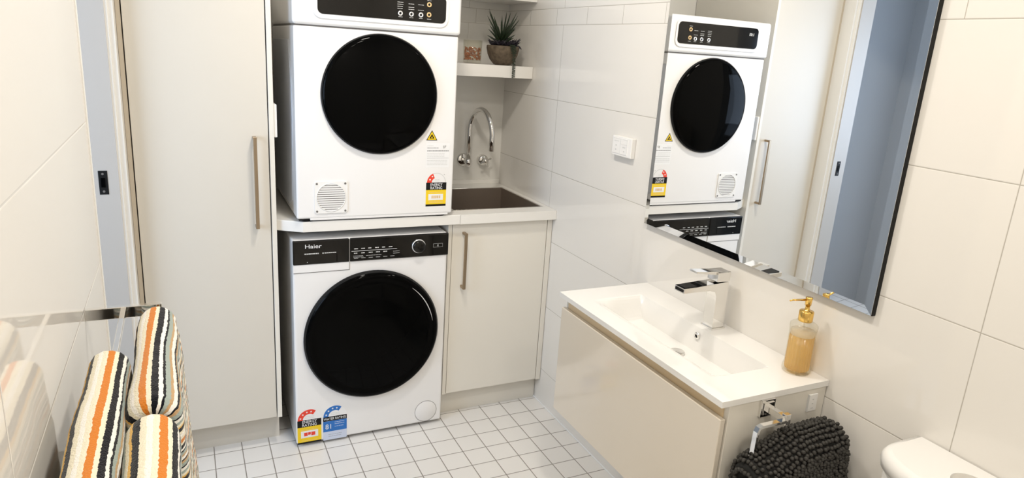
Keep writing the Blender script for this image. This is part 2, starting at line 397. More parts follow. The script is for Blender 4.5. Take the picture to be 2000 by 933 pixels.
# ------------------------------------------------------------------ energy labels and other stickers (each one mesh)
def arc_pts(cx, cz, r0, r1, a0, a1, y, n=22):
    o = [(cx+r1*math.cos(a0+(a1-a0)*i/n), y, cz+r1*math.sin(a0+(a1-a0)*i/n)) for i in range(n+1)]
    return o+[(cx+r0*math.cos(a1+(a0-a1)*i/n), y, cz+r0*math.sin(a1+(a0-a1)*i/n)) for i in range(n+1)]
def lines(s, x0, x1, zs, y, h=.0012, jag=.12):
    for z in zs:
        a = x0
        while a < x1-.002:
            e = min(x1, a+random.uniform(.004, .012)); s.box(a, e, y, y+.0003, z, z+h); a = e+.0012
def energy_label(parent, x0, x1, z0, z1, y, kind):
    s = MB(); W_ = x1-x0; R = W_/2; cx = (x0+x1)/2; H = z1-z0-R; za = z1-R
    s.mat(WHT).box(x0, x1, y-.0003, y, z0, za); s.prism(arc_pts(cx, za, 0.0001, R, 0, PI, y-.0003), (0, .0003, 0))
    k = RED if kind != 'water' else BLUE
    s.mat(k).prism(arc_pts(cx, za, R*.55, R*.97, math.radians(55), PI, y-.0006), (0, .0003, 0))
    s.mat(WHT)
    for a in (165, 135, 105, 78):
        px, pz = cx+R*.76*math.cos(math.radians(a)), za+R*.76*math.sin(math.radians(a))
        st = [(px+(.0045 if i % 2 == 0 else .002)*math.cos(PI/2+i*PI/5), y-.0009, pz+(.0045 if i % 2 == 0 else .002)*math.sin(PI/2+i*PI/5)) for i in range(10)]
        s.prism(st, (0, .0003, 0))
    s.mat(LGREY); lines(s, cx-R*.38, cx+R*.4, [za+R*.16, za+R*.30], y-.0006, .001)
    yt = y-.0009
    if kind == 'water':
        s.mat(BLKM).box(x0, x1, y-.0006, y, za-.019, za); s.mat(BLUE).box(x0, x1, y-.0006, y, z0+H*.36, za-.0195); s.mat(PALE).box(x0, x1, y-.0006, y, z0, z0+H*.36)
        s.mat(WHT).text('WATER RATING', .0145, (cx, yt, za-.0145), sx=.82, align='CENTER')
        s.text('81', .030, (x0+.008, yt, z0+H*.36+.012), sx=.95)
        s.mat(PALE); lines(s, x0+.045, x1-.01, [za-.028, za-.036, za-.047], yt+.0002, .0018)
        s.mat(GREY); lines(s, x0+.02, x1-.02, [z0+H*.22, z0+H*.14], yt+.0002, .0012)
    else:
        s.mat(BLKM).box(x0, x1, y-.0006, y, za-.030, za)
        s.mat(YEL).box(x0, x1, y-.0006, y, z0+.007, za-.030); s.mat(BLKM).box(x0, x1, y-.0006, y, z0, z0+.007)
        s.mat(WHT).text('ENERGY', .0165, (cx, yt, za-.0135), sx=.92, align='CENTER'); s.text('RATING', .0165, (cx, yt, za-.0275), sx=.95, align='CENTER')
        h0, h1 = z0+.007+(za-.037-z0)*.28, z0+.007+(za-.037-z0)*.74
        s.box(x0+W_*.14, x1-W_*.14, y-.0009, y, h0, h1)
        s.mat(RED); hh = (h1-h0)*.5; zc_ = h0+(h1-h0)*.25
        for a_, b_, k_ in ((-.23, -.08, 1), (-.06, .05, .75), (.07, .24, 1)): s.box(cx+W_*a_, cx+W_*b_, yt-.0003, yt, zc_+hh*(1-k_), zc_+hh, .0)
        s.mat(TAN); lines(s, x0+W_*.16, x1-W_*.16, [z0+.012, h1+.004], yt+.0002, .0013)
    return s.obj('energy_label' if kind != 'water' else 'water_label', None, parent)

# ------------------------------------------------------------------ front loader washer
WX0, WX1, WY, WZ = -1.087, -.491, -.059, .845
t = thing('washing_machine', 'white front loading washing machine with black door on tiled floor', 'washing machine', (-.789, .2, 0))
b = MB(); b.box(WX0, WX1, WY, .50, .014, WZ, .008, 3)
washer_body = b.obj('body', ENAM, t)
for x in (WX0+.05, WX1-.05):
    for y in (WY+.06, .44): MB().disc((x, y, 0), .02, (0, 0, 1), .016, 16).obj('foot', BLKM, t)
ZP = .754
p = MB(); p.box(-.8805, WX1+.002, WY-.006, WY+.01, ZP, WZ-.001, .0035, 3); panel = p.obj('control_panel', BLKP, t)
dd = MB(); dd.mat(BLKP).box(WX0+.001, -.8825, WY-.006, WY+.01, ZP, WZ-.001, .0035, 3); dd.mat(ENAM).box(WX0+.001, -.8825, WY-.003, WY+.01, .723, ZP-.0006, .001)
dd.mat(SEAM).box(WX0+.002, -.8815, WY-.0008, WY, .7205, .7225); dd.box(-.8822, -.8808, WY-.0008, WY, .7205, ZP)
dd.mat(BLK).box(-.93, -.928, WY-.0066, WY-.004, ZP+.006, ZP+.036)
drawer = dd.obj('detergent_drawer', None, t)
yl = WY-.0066
s = MB(); s.mat(WHT).text('Haier', .0215, (-1.045, yl, .816), sx=1.25); s.obj('brand_lettering', None, drawer)
s = MB(); s.mat(LGREY); lines(s, -1.046, -.995, [.793], yl, .0042); s.box(-.982, -.977, yl, yl+.0003, .793, .797); lines(s, -.974, -.932, [.7935], yl, .0034)
s.box(-1.037, -1.0345, yl, yl+.0003, .762, .7645); s.obj('fine_print', None, drawer)
s = MB(); s.mat(WHT)
s.box(-.875, -.700, yl-.0001, yl+.0003, .7940, .7952)
s.mat(LGREY)
for i in range(6): lines(s, -.865+i*.0265, -.865+i*.0265+.014, [.802], yl, .0034)
for i in range(5): lines(s, -.866+i*.028, -.866+i*.028+.015, [.7845], yl, .0036)
lines(s, -.868, -.83, [.775, .770], yl, .0012); lines(s, -.82, -.76, [.774], yl, .0012); lines(s, -.715, -.69, [.784, .776], yl, .0012)
for i in range(6): s.box(-.866+i*.028, -.85+i*.028, yl, yl+.0003, .7655, .767)
s.obj('panel_lettering', None, panel)
k = MB(); kx, kz = -.614, .799
k.mat(CHRS).lathe([(.0255, 0), (.0275, -.003), (.0275, -.005), (.0245, -.006)], (kx, WY-.006, kz), (0, 1, 0))
k.mat(BLKP).lathe([(.0245, -.004), (.024, -.016), (.021, -.018), (0, -.018)], (kx, WY-.006, kz), (0, 1, 0))
k.obj('program_knob', None, panel)
s = MB(); s.mat(LGREY)
for a in ((-.553, -.5525, .790, .804), (-.5145, -.514, .790, .804), (-.553, -.514, .7895, .790), (-.553, -.514, .8037, .8042)): s.box(a[0], a[1], yl-.0001, yl+.0003, a[2], a[3])
s.text('II', .012, (-.537, yl, .7925)); s.obj('start_button', None, panel)
# door
dx, dz, dR = -.789, .447, .263
dd = MB(); dd.mat(BLKM).lathe([(dR+.002, 0), (dR+.003, -.012), (dR-.003, -.020)], (dx, WY+.002, dz), (0, 1, 0), 96)
dd.mat(BLK).lathe([(dR-.003, -.020), (dR-.008, -.026), (dR-.026, -.030), (dR-.032, -.027), (dR-.05, -.030), (dR*.6, -.040), (dR*.3, -.044), (0, -.045)], (dx, WY+.002, dz), (0, 1, 0), 96)
wd_ = dd.obj('door', None, t)
dd = MB(); n = 14; pts = []
for i in range(n+1):
    a = math.radians(52-42*i/n); rr = dR-.024; pts.append((dx+rr*math.cos(a), WY-.0295, dz+rr*math.sin(a)))
dd.tube(pts, [.0004+.0016*math.sin(PI*i/n) for i in range(n+1)], 8); dd.obj('door_rim_highlight', CHRS, wd_)  # highlight on the black door rim, modelled as a bright tapering arc
# filter cover: round seam with white disc
f = MB(); f.mat(SEAM).lathe([(.0480, 0), (.0480, -.0006), (.0465, -.0006), (.0465, 0)], (-.560, WY, .066), (0, 1, 0), 64)
f.mat(ENAM).lathe([(.0465, -.0003), (.045, -.0012), (0, -.0012)], (-.560, WY, .066), (0, 1, 0), 64); f.obj('filter_cover', None, t)
energy_label(t, -1.083, -.992, .014, .162, WY, 'washer')
energy_label(t, -.985, -.892, .012, .161, WY, 'water')

# ------------------------------------------------------------------ vented dryer on the bench
DX0, DX1, DYF, D0, D1, DS = -1.073, -.477, -.064, .926, 1.752, 1.595
t = thing('tumble_dryer', 'white tumble dryer with round black door standing on the benchtop', 'dryer', (-.775, .2, BT))
b = MB(); b.mat(ENAM).box(DX0+.004, DX1-.004, DYF+.0, .50, D0, DS-.0015, .007, 3)
b.mat(SEAM).box(DX0+.006, DX1-.006, DYF+.003, .49, DS-.003, DS+.003)
b.obj('body', None, t)
b = MB(); b.box(DX0, DX1, DYF-.010, .50, DS+.0015, D1, .012, 4); top = b.obj('control_housing', ENAM, t)
# pressed side panels
for sgn, x in ((-1, DX0+.004), (1, DX1-.004)):
    b = MB(); pr_ = [(.03, D0+.05), (.10, D0+.02), (.44, D0+.02), (.47, D0+.08), (.47, DS-.05), (.05, DS-.05), (.0, DS-.20), (-.01, D0+.35)]
    b.prism([(x-sgn*.001, y, z) for y, z in pr_], (sgn*.004, 0, 0), bev=.002); b.obj('side_panel', ENSIDE, t)
for x in (DX0+.045, DX1-.045):
    for y in (DYF+.03, .44): MB().disc((x, y, BT), .02, (0, 0, 1), .013, 16).obj('foot', BLKM, t)
MB().box(DX0+.012, DX0+.045, DYF+.004, DYF+.03, D0-.006, D0+.001).obj('corner_bracket', BLKM, t)
MB().box(DX0+.05, DX1-.02, DYF+.0015, DYF+.01, D0-.006, D0+.002, .001).obj('base_strip', ENAM, t)
# recessed control panel with a lip below
px0, px1, pz0, pz1 = -.992, -.540, 1.634, 1.724; yp = DYF-.010
def rrect(x0, x1, z0, z1, r, y, n=8):
    o = []
    for cx, cz, a in ((x1-r, z1-r, 0), (x0+r, z1-r, 90), (x0+r, z0+r, 180), (x1-r, z0+r, 270)):
        for i in range(n+1): q = math.radians(a+90*i/n); o.append((cx+r*math.cos(q), y, cz+r*math.sin(q)))
    return o
lip = MB(); lip.prism(rrect(px0-.014, px1+.010, pz0-.014, pz1+.010, .026, yp-.004), (0, .006, 0), True, .002); lip.obj('panel_surround', ENAM, top)
pn = MB(); pn.prism(rrect(px0, px1, pz0, pz1, .018, yp-.0055), (0, .003, 0)); pn = pn.obj('control_panel', BLKP, top)
yq = yp-.0062
for x, z in ((-.709, 1.657), (-.669, 1.657), (-.634, 1.657), (-.604, 1.660), (-.604, 1.694)):
    s = MB(); s.mat(CHRS if x < -.61 else GOLDP).lathe([(.0085, .001), (.0085, -.0015), (.0045, -.0015), (.004, 0)], (x, yq, z), (0, 1, 0), 32); s.mat(BLKM).disc((x, yq-.0003, z), .0042, (0, 1, 0), .001, 20)
    s.obj('button', None, pn)
s = MB(); s.mat(LGREY)
for x, zs in ((-.709, (1.672, 1.679, 1.686, 1.693)), (-.669, (1.672, 1.679, 1.690)), (-.634, (1.672, 1.690))):
    for z in zs: lines(s, x-.011, x+.010, [z], yq-.0002, .0016)
for x in (-.709, -.669, -.634, -.604): lines(s, x-.007, x+.008, [1.6445], yq-.0002, .0014)
lines(s, -.612, -.596, [1.707], yq-.0002, .0014)
s.obj('panel_lettering', None, pn)
s = MB(); s.mat(WHT).text('1:05', .017, (-.968, yq-.0002, 1.690), sx=1.05); s.obj('display_digits', None, pn)
dx, dz, dR = -.771, 1.372, .208
dd = MB(); dd.mat(BLKM).lathe([(dR+.003, 0), (dR+.004, -.006), (dR, -.012)], (dx, DYF+.001, dz), (0, 1, 0), 96)
dd.mat(BLK).lathe([(dR, -.012), (dR-.004, -.018), (dR-.014, -.020), (dR*.6, -.026), (0, -.030)], (dx, DYF+.001, dz), (0, 1, 0), 96)
dd.obj('door', None, t)
# vent grille
gx, gz, gh, gy = -.949, 1.004, .0585, DYF-.004
gr = MB(); gr.mat(PLA).prism(rrect(gx-gh, gx+gh, gz-gh, gz+gh, .008, gy), (0, .005, 0), False, .001)
gr.mat(SEAM)
for i in range(12):
    z = gz-.044+i*.008
    hw = math.sqrt(max(0, .050**2-(z-gz)**2)); gr.box(gx-hw, gx+hw, gy-.0004, gy+.001, z-.0011, z+.0011)
gr.mat(PLA).lathe([(.0525, 0), (.0525, -.0015), (.0505, -.0015), (.0505, 0)], (gx, gy, gz), (0, 1, 0), 56)
gr.mat(SEAM)
for a in (-1, 1):
    for c in (-1, 1): gr.disc((gx+a*(gh-.008), gy-.0012, gz+c*(gh-.008)), .0038, (0, 1, 0), .002, 16)
gr.obj('vent_grille', None, t)
# warning triangle, white spec label, energy label
s = MB(); cx, cz = -.573, 1.224
def tri(r, y): return [(cx+r*math.cos(a), y, cz+r*math.sin(a)*1.0) for a in (PI/2, PI*7/6, PI*11/6)]
s.mat(BLKM).prism(tri(.0255, DYF-.0004), (0, .0004, 0)); s.mat(YEL).prism(tri(.0205, DYF-.0008), (0, .0004, 0)); s.mat(BLKM).prism(tri(.0115, DYF-.0012), (0, .0004, 0))
s.mat(YEL).prism([(cx-.0035, DYF-.0016, cz-.0035), (cx+.0035, DYF-.0016, cz-.0035), (cx, DYF-.0016, cz+.0035)], (0, .0004, 0))
s.obj('warning_triangle', None, t)
s = MB(); s.mat(WHT).box(-.594, -.500, DYF-.0003, DYF, 1.108, 1.200)
s.mat(GREY).text('IJ.F', .013, (-.527, DYF-.0007, 1.183), sx=.8); s.mat(LGREY); lines(s, -.590, -.566, [1.190], DYF-.0006); s.mat(SEAM); lines(s, -.590, -.545, [1.1815], DYF-.0006, .0018)
lines(s, -.590, -.503, [1.170], DYF-.0006, .0026); s.mat(LGREY); lines(s, -.590, -.52, [1.161, 1.155, 1.149], DYF-.0006, .0012)
s.mat(GREY).box(-.590, -.503, DYF-.0006, DYF, 1.1430, 1.1437); s.mat(LGREY); lines(s, -.590, -.508, [1.134, 1.129, 1.124, 1.118], DYF-.0006, .0013)
s.obj('specification_label', None, t)
s = MB(); x0, x1, z0 = -.590, -.508, .956
s.mat(YEL).box(x0, x1, DYF-.0004, DYF, z0, z0+.066); s.mat(BLKM).box(x0, x1, DYF-.0004, DYF, z0+.064, z0+.093); s.box(x0, x1, DYF-.0005, DYF, z0, z0+.008)
s.mat(WHT).text('ENERGY', .0155, ((x0+x1)/2, DYF-.0008, z0+.0795), sx=.85, align='CENTER'); s.text('RATING', .0155, ((x0+x1)/2, DYF-.0008, z0+.0665), sx=.88, align='CENTER')
s.box(x0+.010, x1-.012, DYF-.0007, DYF, z0+.024, z0+.048); s.mat(GOLDP)
for i_ in range(5): s.box((x0+x1)/2-.018+i_*.0075, (x0+x1)/2-.0125+i_*.0075, DYF-.001, DYF-.0006, z0+.031, z0+.042)
s.mat(TAN); lines(s, x0+.012, x1-.012, [z0+.013, z0+.018, z0+.054], DYF-.0007, .0013)
ax_, az_ = (x0+x1)/2, z0+.0925
s.mat(RED).prism(arc_pts(ax_, az_, .019, .038, math.radians(112), math.radians(180), DYF-.0004), (0, .0004, 0))
s.mat(WHT); s.disc((ax_-.026, DYF-.0008, az_+.012), .003, (0, 1, 0), .0004, 12); s.disc((ax_-.017, DYF-.0008, az_+.024), .003, (0, 1, 0), .0004, 12)
s.mat(LGREY); s.prism(arc_pts(ax_, az_, .036, .038, math.radians(0), math.radians(112), DYF-.0004), (0, .0004, 0)); lines(s, ax_-.006, ax_+.012, [az_+.006, az_+.011], DYF-.0006)
s.mat(GREY).box(ax_+.030, ax_+.0325, DYF-.0006, DYF, az_+.030, az_+.0325)
s.obj('energy_label', None, t)

# ------------------------------------------------------------------ shelves
for nm, z0, z1, lb in (('wall_shelf', 1.4417, 1.493, 'lower thick white floating shelf above the sink, holding tumbler and succulent'), ('wall_shelf', 1.765, 1.815, 'upper thick white floating shelf above sink at top of photo')):
    tag(B(-.465, -.001, .2568, YB-.001, z0, z1, bev=.0015).obj(nm, BENCH), lb, 'shelf', 'floating shelves')
# tumbler with amber pebbles
tx, ty, tz = -.246, .375, 1.493
t = thing('glass_tumbler', 'clear glass tumbler filled with amber pebbles on the lower shelf', 'tumbler', (tx, ty, tz))
MB().lathe([(0, 0), (.036, 0), (.0395, .004), (.042, .098), (.0405, .0985), (.0385, .012), (0, .010)], (tx, ty, tz), seg=40).obj('glass', GLASS, t)
b = MB(); b.mat(AMB)
for i in range(150):
    a, rr, h = random.uniform(0, 2*PI), .031*math.sqrt(random.random())+.002, random.uniform(.016, .068)
    if i < 110: rr = .0325
    M_ = Matrix.Translation((tx+rr*math.cos(a), ty+rr*math.sin(a), tz+h)) @ Matrix.Rotation(random.uniform(0, PI), 4, Vector((random.random(), random.random(), random.random()+.1)).normalized()) @ Matrix.Diagonal((.0062, .0040, .0036, 1))
    b.ico(M_, 1)
p_ = b.obj('amber_pebbles', AMB, t); p_['kind'] = 'stuff'
# potted succulent
px_, py_, pz_ = -.118, .335, 1.493
t = thing('potted_succulent', 'spiky dark succulent in round stone bowl on the lower shelf', 'plant', (px_, py_, pz_))
MB().lathe([(0, 0), (.030, 0), (.040, .004), (.056, .022), (.067, .045), (.0725, .070), (.0725, .081), (.069, .083), (.066, .078), (.062, .070), (0, .068)], (px_, py_, pz_), seg=56).obj('bowl', STONE, t)
MB().disc((px_, py_, pz_+.066), .062, (0, 0, 1), .008, 32).obj('soil', SOIL, t)
def leaf(b, base, d, up, L, w, curl, n=7):
    d = Vector(d).normalized(); P = []; 
    for i in range(n+1):
        f = i/n; P.append(Vector(base)+d*L*f*(1-.15*f)+Vector((0, 0, up*L*(f-curl*f*f))))
    b.tube(P, [max(.0004, w*(math.sin(PI*min(1, .25+.75*f))**.8)*(1-.1*f)) for f in [i/n for i in range(n+1)]], 6)
b = MB()
for i in range(38):
    a = i*2.399; ring = i/38; tilt = .22+ring*1.3
    leaf(b, (px_-.008+.006*math.cos(a), py_+.006*math.sin(a), pz_+.082+.032*(1-ring)), (math.cos(a)*math.sin(tilt), math.sin(a)*math.sin(tilt), 0), math.cos(tilt)*1.5+.25, .074-.012*ring+random.uniform(-.006, .010), .0042, .35*ring+.05)
b.obj('spiky_leaves', LEAF, t)
b = MB()
for cxx, cyy, nn, ml in ((-.050, -.015, 20, 0), (.040, -.012, 18, 1), (.0, -.045, 16, 0), (.015, -.038, 14, 0), (-.03, -.035, 14, 0)):
    for i in range(nn):
        a = i*2.4; tl = .3+1.1*i/nn
        leaf(b, (px_+cxx, py_+cyy, pz_+.078), (math.cos(a)*math.sin(tl), math.sin(a)*math.sin(tl), 0), math.cos(tl)+.35, (.030 if not ml else .040)+random.uniform(0, .006), .0040, .3, 5)
for i in range(9):
    a = -1.4+i*.30
    leaf(b, (px_+.045, py_-.02, pz_+.080), (math.cos(a), math.sin(a), 0), .75, .040, .0032, 1.25, 7)
b.obj('rosette_leaves', LEAFP, t)
b = MB()
for k in range(3):
    x0 = px_+.008+k*.006; zz = pz_+.088; yy = py_-.073; P = [(x0, py_-.05, zz), (x0, yy, zz-.004), (x0+.002, yy-.012, zz-.04), (x0+.003, .2568-.008, pz_-.01), (x0+.003, .2568-.008, pz_-(.052 if k == 1 else .0))]
    if k != 1: P = P[:3]
    b.tube(P, .0012, 6)
    for j in range(len(P)-1):
        A_, B_ = Vector(P[j]), Vector(P[j+1]); nn = max(1, int((B_-A_).length/.006))
        for q_ in range(nn):
            c_ = A_.lerp(B_, q_/nn)
            for sg in (-1, 1):
                b.ico(Matrix.Translation(c_+Vector((sg*.0045, -.002, random.uniform(-.002, .002)))) @ Matrix.Diagonal((.0038, .003, .0024, 1)), 1)
b.obj('trailing_strand', LEAF, t)

# ------------------------------------------------------------------ laundry taps
fx, fz = -.200, 1.034
t = thing('wall_spout', 'chrome gooseneck spout mounted on back wall above laundry sink', 'tap', (fx, YB, fz))
MB().lathe([(0, -.012), (.026, -.012), (.031, -.008), (.032, 0)], (fx, YB, fz), (0, 1, 0)).obj('wall_flange', CHR, t)
gx_, gy_ = -.197, .487
P = [(gx_, YB-.01, fz), (gx_, gy_+.001, fz)]
b = MB(); b.tube(P, .0125); b.tube([(gx_, gy_, 1.012), (gx_, gy_, 1.052)], .0155)
P = [(gx_, gy_, 1.05)]+[(gx_+.0012*i, gy_-.100*(1-math.cos(PI*i/24)), 1.19+.100*math.sin(PI*i/24)) for i in range(25)]+[(gx_+.029, gy_-.200, 1.115)]
b.tube(P, .0118, 20); b.obj('gooseneck', CHR, t)
hx, hz = -.100, 1.034
t = thing('wall_tap', 'chrome cross-handle wall tap right of the gooseneck spout', 'tap', (hx, YB, hz))
MB().lathe([(0, -.028), (.022, -.028), (.026, -.022), (.027, 0)], (hx, YB, hz), (0, 1, 0)).obj('wall_flange', CHR, t)
b = MB(); b.lathe([(0, -.060), (.011, -.060), (.012, -.054), (.012, -.02)], (hx, YB, hz), (0, 1, 0), 24)
for a in (25, 115): 
    c_, s_ = math.cos(math.radians(a))*.031, math.sin(math.radians(a))*.031; b.tube([(hx-c_, YB-.050, hz-s_), (hx+c_, YB-.050, hz+s_)], .0045, 12)
b.obj('cross_handle', CHR, t)

# ------------------------------------------------------------------ control plate on right wall
t = thing('wall_controller', 'white heating control plate on tiled wall left of mirror', 'control plate', (-.01, -.505, 1.218))
MB().box(-.019, 0, -.566, -.446, 1.218, 1.288, .003, 3).obj('housing', PLA, t)
MB().box(-.0205, -.018, -.544, -.452, 1.226, 1.281, .001).obj('keypad', PLA, t)
s = MB(); s.mat(PRN)
for y0, y1, z0, z1 in ((-.543, -.541, 1.226, 1.281), (-.543, -.453, 1.2795, 1.2805), (-.503, -.501, 1.228, 1.279), (-.543, -.503, 1.262, 1.263)): s.box(-.0212, -.0203, y0, y1, z0, z1)
s.mat(LGREY)
for y, z in ((-.475, 1.255), (-.475, 1.240), (-.52, 1.252), (-.53, 1.252), (-.525, 1.238)): s.box(-.0212, -.0203, y-.003, y+.003, z-.002, z+.002)
s.box(-.0212, -.0203, -.490, -.462, 1.270, 1.2715)
s.obj('keypad_markings', None, t)

# ------------------------------------------------------------------ mirror
MX = -.016
my0, my1, mz0, mz1, bv, mb = -1.558, -.681, 1.0185, 1.93, .020, .0011
t = thing('wall_mirror', 'large rectangular wall mirror above the basin reflecting dryer and doorway', 'mirror', (0, -1.12, mz0))
MB().box(MX+.0035, -.0005, my0-.001, my1+.001, mz0-.001, mz1+.001).obj('backing_board', BLKM, t)
b = MB(); o_ = [(MX+mb, y, z) for y, z in ((my0, mz0), (my1, mz0), (my1, mz1), (my0, mz1))]; i_ = [(MX, y, z) for y, z in ((my0+bv, mz0+bv), (my1-bv, mz0+bv), (my1-bv, mz1-bv), (my0+bv, mz1-bv))]
bk = [(MX+.0035, y, z) for y, z in ((my0, mz0), (my1, mz0), (my1, mz1), (my0, mz1))]
V = lambda L: [b.bm.verts.new(p) for p in L]
vo, vi, vb = V(o_), V(i_), V(bk)
b.bm.faces.new(vi); b.bm.faces.new(vb[::-1])
for k in range(4):
    j = (k+1) % 4; b.bm.faces.new((vo[k], vo[j], vi[j], vi[k])); b.bm.faces.new((vb[k], vb[j], vo[j], vo[k]))
b.obj('mirror_glass', MIR, t)

# ------------------------------------------------------------------ vanity
VX, VY0, VY1, VT = -.347, -1.478, -.719, .814
t = thing('wall_hung_vanity', 'cream wall-hung vanity with one wide gloss drawer under the basin', 'vanity', (-.17, -1.1, .40))
b = MB(); b.box(-.318, -.002, -1.474, -1.458, .40, VT-.016, .0008); b.box(-.318, -.002, -.739, -.723, .40, VT-.016, .0008); b.box(-.318, -.002, -1.458, -.739, .40, .416); b.box(-.020, -.002, -1.458, -.739, .416, .79)
b.obj('carcass', LAM2, t)
MB().box(-.3225, -.312, -1.458, -.739, .774, VT-.016).obj('finger_channel', TAN, t)
MB().box(-.322, -.302, -1.458, -.739, .416, .774).obj('drawer_box', TAN, t)
MB().box(-.338, -.323, -1.472, -.725, .398, .763, .002).obj('drawer_front', GLOSS, t)
s = MB(); s.mat(PLA).box(-.062, -.032, -1.4785, -1.474, .737, .783, .001); s.mat(LGREY).box(-.0625, -.0615, -1.479, -1.474, .737, .783); s.mat(LGREY)
for z in (.768, .757): s.box(-.049, -.045, -1.4790, -1.4780, z, z+.003)
s.box(-.051, -.043, -1.4790, -1.4780, .745, .747)
tag(s.obj('power_outlet'), 'small white outlet plate on vanity side near the wall', 'outlet')
# basin: one cast slab with a sloping rectangular bowl
t = thing('basin', 'white ceramic slab basin with rectangular bowl on the vanity', 'basin', (-.17, -1.1, .80))
bx0, bx1, by0, by1 = -.286, -.095, -1.372, -.812
b = MB(); zt, zl = VT, VT-.0155
def quad(*p, smooth=False):
    f = b.bm.faces.new([b.bm.verts.new(q) for q in p]); f.smooth = smooth
NX = 28; NY = 40
def hz_(x, y):
    """top surface height"""
    if x <= bx0 or x >= bx1 or y <= by0 or y >= by1: return zt
    u = (x-bx0)/(bx1-bx0); dep = .072
    f = min(1, u/.62); f = f*f*(3-2*f)
    e1 = min(1, (by1-y)/.045); e2 = min(1, (y-by0)/.028); e3 = min(1, (bx1-x)/.010)
    sm = lambda q: q*q*(3-2*q)
    return zt-dep*f*sm(e1)*sm(e2)*min(1, e3)
xs = [VX, bx0]+[bx0+(bx1-bx0-.010)*i/26 for i in range(1, 27)]+[bx1-.006, bx1-.002, bx1, -.0005]
ysl = [VY0, by0]+[by0+.028*i/8 for i in range(1, 9)]+[by0+.028+(by1-.06-by0-.028)*i/10 for i in range(1, 11)]+[by1-.06+.06*i/12 for i in range(1, 13)]+[VY1]
G = [[b.bm.verts.new((x, y, hz_(x, y))) for y in ysl] for x in xs]
for i in range(len(xs)-1):
    for j in range(len(ysl)-1):
        f = b.bm.faces.new((G[i][j], G[i+1][j], G[i+1][j+1], G[i][j+1]))
GB = [[b.bm.verts.new((x, y, min(zl, hz_(x, y)-.012))) for y in ysl] for x in xs]
for i in range(len(xs)-1):
    for j in range(len(ysl)-1): b.bm.faces.new((GB[i][j], GB[i][j+1], GB[i+1][j+1], GB[i+1][j]))
for i in range(len(xs)-1):
    b.bm.faces.new((G[i][0], GB[i][0], GB[i+1][0], G[i+1][0])); b.bm.faces.new((G[i][-1], G[i+1][-1], GB[i+1][-1], GB[i][-1]))
for j in range(len(ysl)-1):
    b.bm.faces.new((G[0][j], G[0][j+1], GB[0][j+1], GB[0][j])); b.bm.faces.new((G[-1][j], GB[-1][j], GB[-1][j+1], G[-1][j+1]))
b.obj('slab', CER, t)
b = MB(); ob = Vector((-.1035, -1.105, .790)); b.mat(CHR).lathe([(.0055, -.003), (.009, -.003), (.0105, 0)], ob, (1, 0, .1), 24); b.mat(BLKM).disc(ob+Vector((-.0022, 0, 0)), .0056, (1, 0, .1), .002, 20); b.obj('overflow_ring', None, t)
b = MB(); b.mat(CHR).lathe([(0, .004), (.020, .004), (.023, .001), (.024, -.003)], (-.165, -1.10, VT-.0685), (0, 0, 1), 32); b.obj('drain_cap', None, t)

# basin mixer
t = thing('basin_mixer', 'square chrome waterfall mixer tap standing on the basin', 'tap', (-.052, -1.107, VT))
cx0, cx1, cya, cyb = -.072, -.030, -1.128, -1.086
MB().box(cx0-.004, cx1+.004, cya-.004, cyb+.004, VT, VT+.005, .001).obj('base_plate', CHR, t)
b = MB()
b.prism([(cx1, cya, VT+.005), (cx1-.004, cya, .958), (-.193, cya, .950), (-.193, cya, .936), (-.100, cya, .937), (-.080, cya, .931), (cx0-.001, cya, .915), (cx0, cya, VT+.005)], (0, cyb-cya, 0), bev=.001)
b.obj('body', CHR, t)
b = MB(); b.mat(BLKM).box(-.188, -.140, cya+.005, cyb-.005, .9508, .9524); b.box(-.1942, -.1925, cya+.004, cyb-.004, .939, .947); b.obj('waterfall_slot', None, t)
b = MB(); b.box(-.078, -.032, cya-.0005, cyb+.0005, .960, .988, .0012); b.prism([(-.075, cya+.004, .980), (-.152, cya+.006, .990), (-.152, cya+.006, .995), (-.060, cya+.004, .9885)], (0, cyb-cya-.010, 0), bev=.0008)
b.obj('lever', CHR, t)

# soap dispenser
sx_, sy2 = -.044, -1.410
t = thing('soap_dispenser', 'ribbed glass soap bottle with gold pump on basin corner', 'soap dispenser', (sx_, sy2, VT))
MB().lathe([(0, 0), (.031, 0), (.0345, .004), (.0345, .014), (.032, .022), (.031, .03), (.0315, .112), (.033, .122), (.0325, .128), (.026, .133), (.015, .137), (.015, .141)], (sx_, sy2, VT), seg=120, rib=.018, nrib=24).obj('bottle', GLASS, t)
MB().lathe([(0, .008), (.027, .008), (.0295, .012), (.029, .10), (0, .10)], (sx_, sy2, VT), seg=120, rib=.03, nrib=24).obj('soap', SOAP, t)
MB().lathe([(.029, .1005), (.0295, .112), (0, .112)], (sx_, sy2, VT), seg=48).obj('foam', FOAM, t)
MB().lathe([(.0165, .137), (.0175, .139), (.0175, .162), (.0165, .164), (.006, .165), (.0055, .178), (.0075, .179), (.0085, .197), (.0085, .199), (0, .200)], (sx_, sy2, VT), seg=40).obj('pump', GOLD, t)
ndir = Vector((-.97, .2, 0)).normalized()
b = MB(); b.tube([Vector((sx_, sy2, VT+.193)), Vector((sx_, sy2, VT+.194))+ndir*.045, Vector((sx_, sy2, VT+.192))+ndir*.054], [.0032, .0022, .0018], 12)
b.obj('nozzle', GOLD, t)
b = MB(); b.tube([(sx_, sy2, VT+.016), (sx_, sy2, VT+.14)], .002, 8); b.obj('dip_tube', GLASS, t)

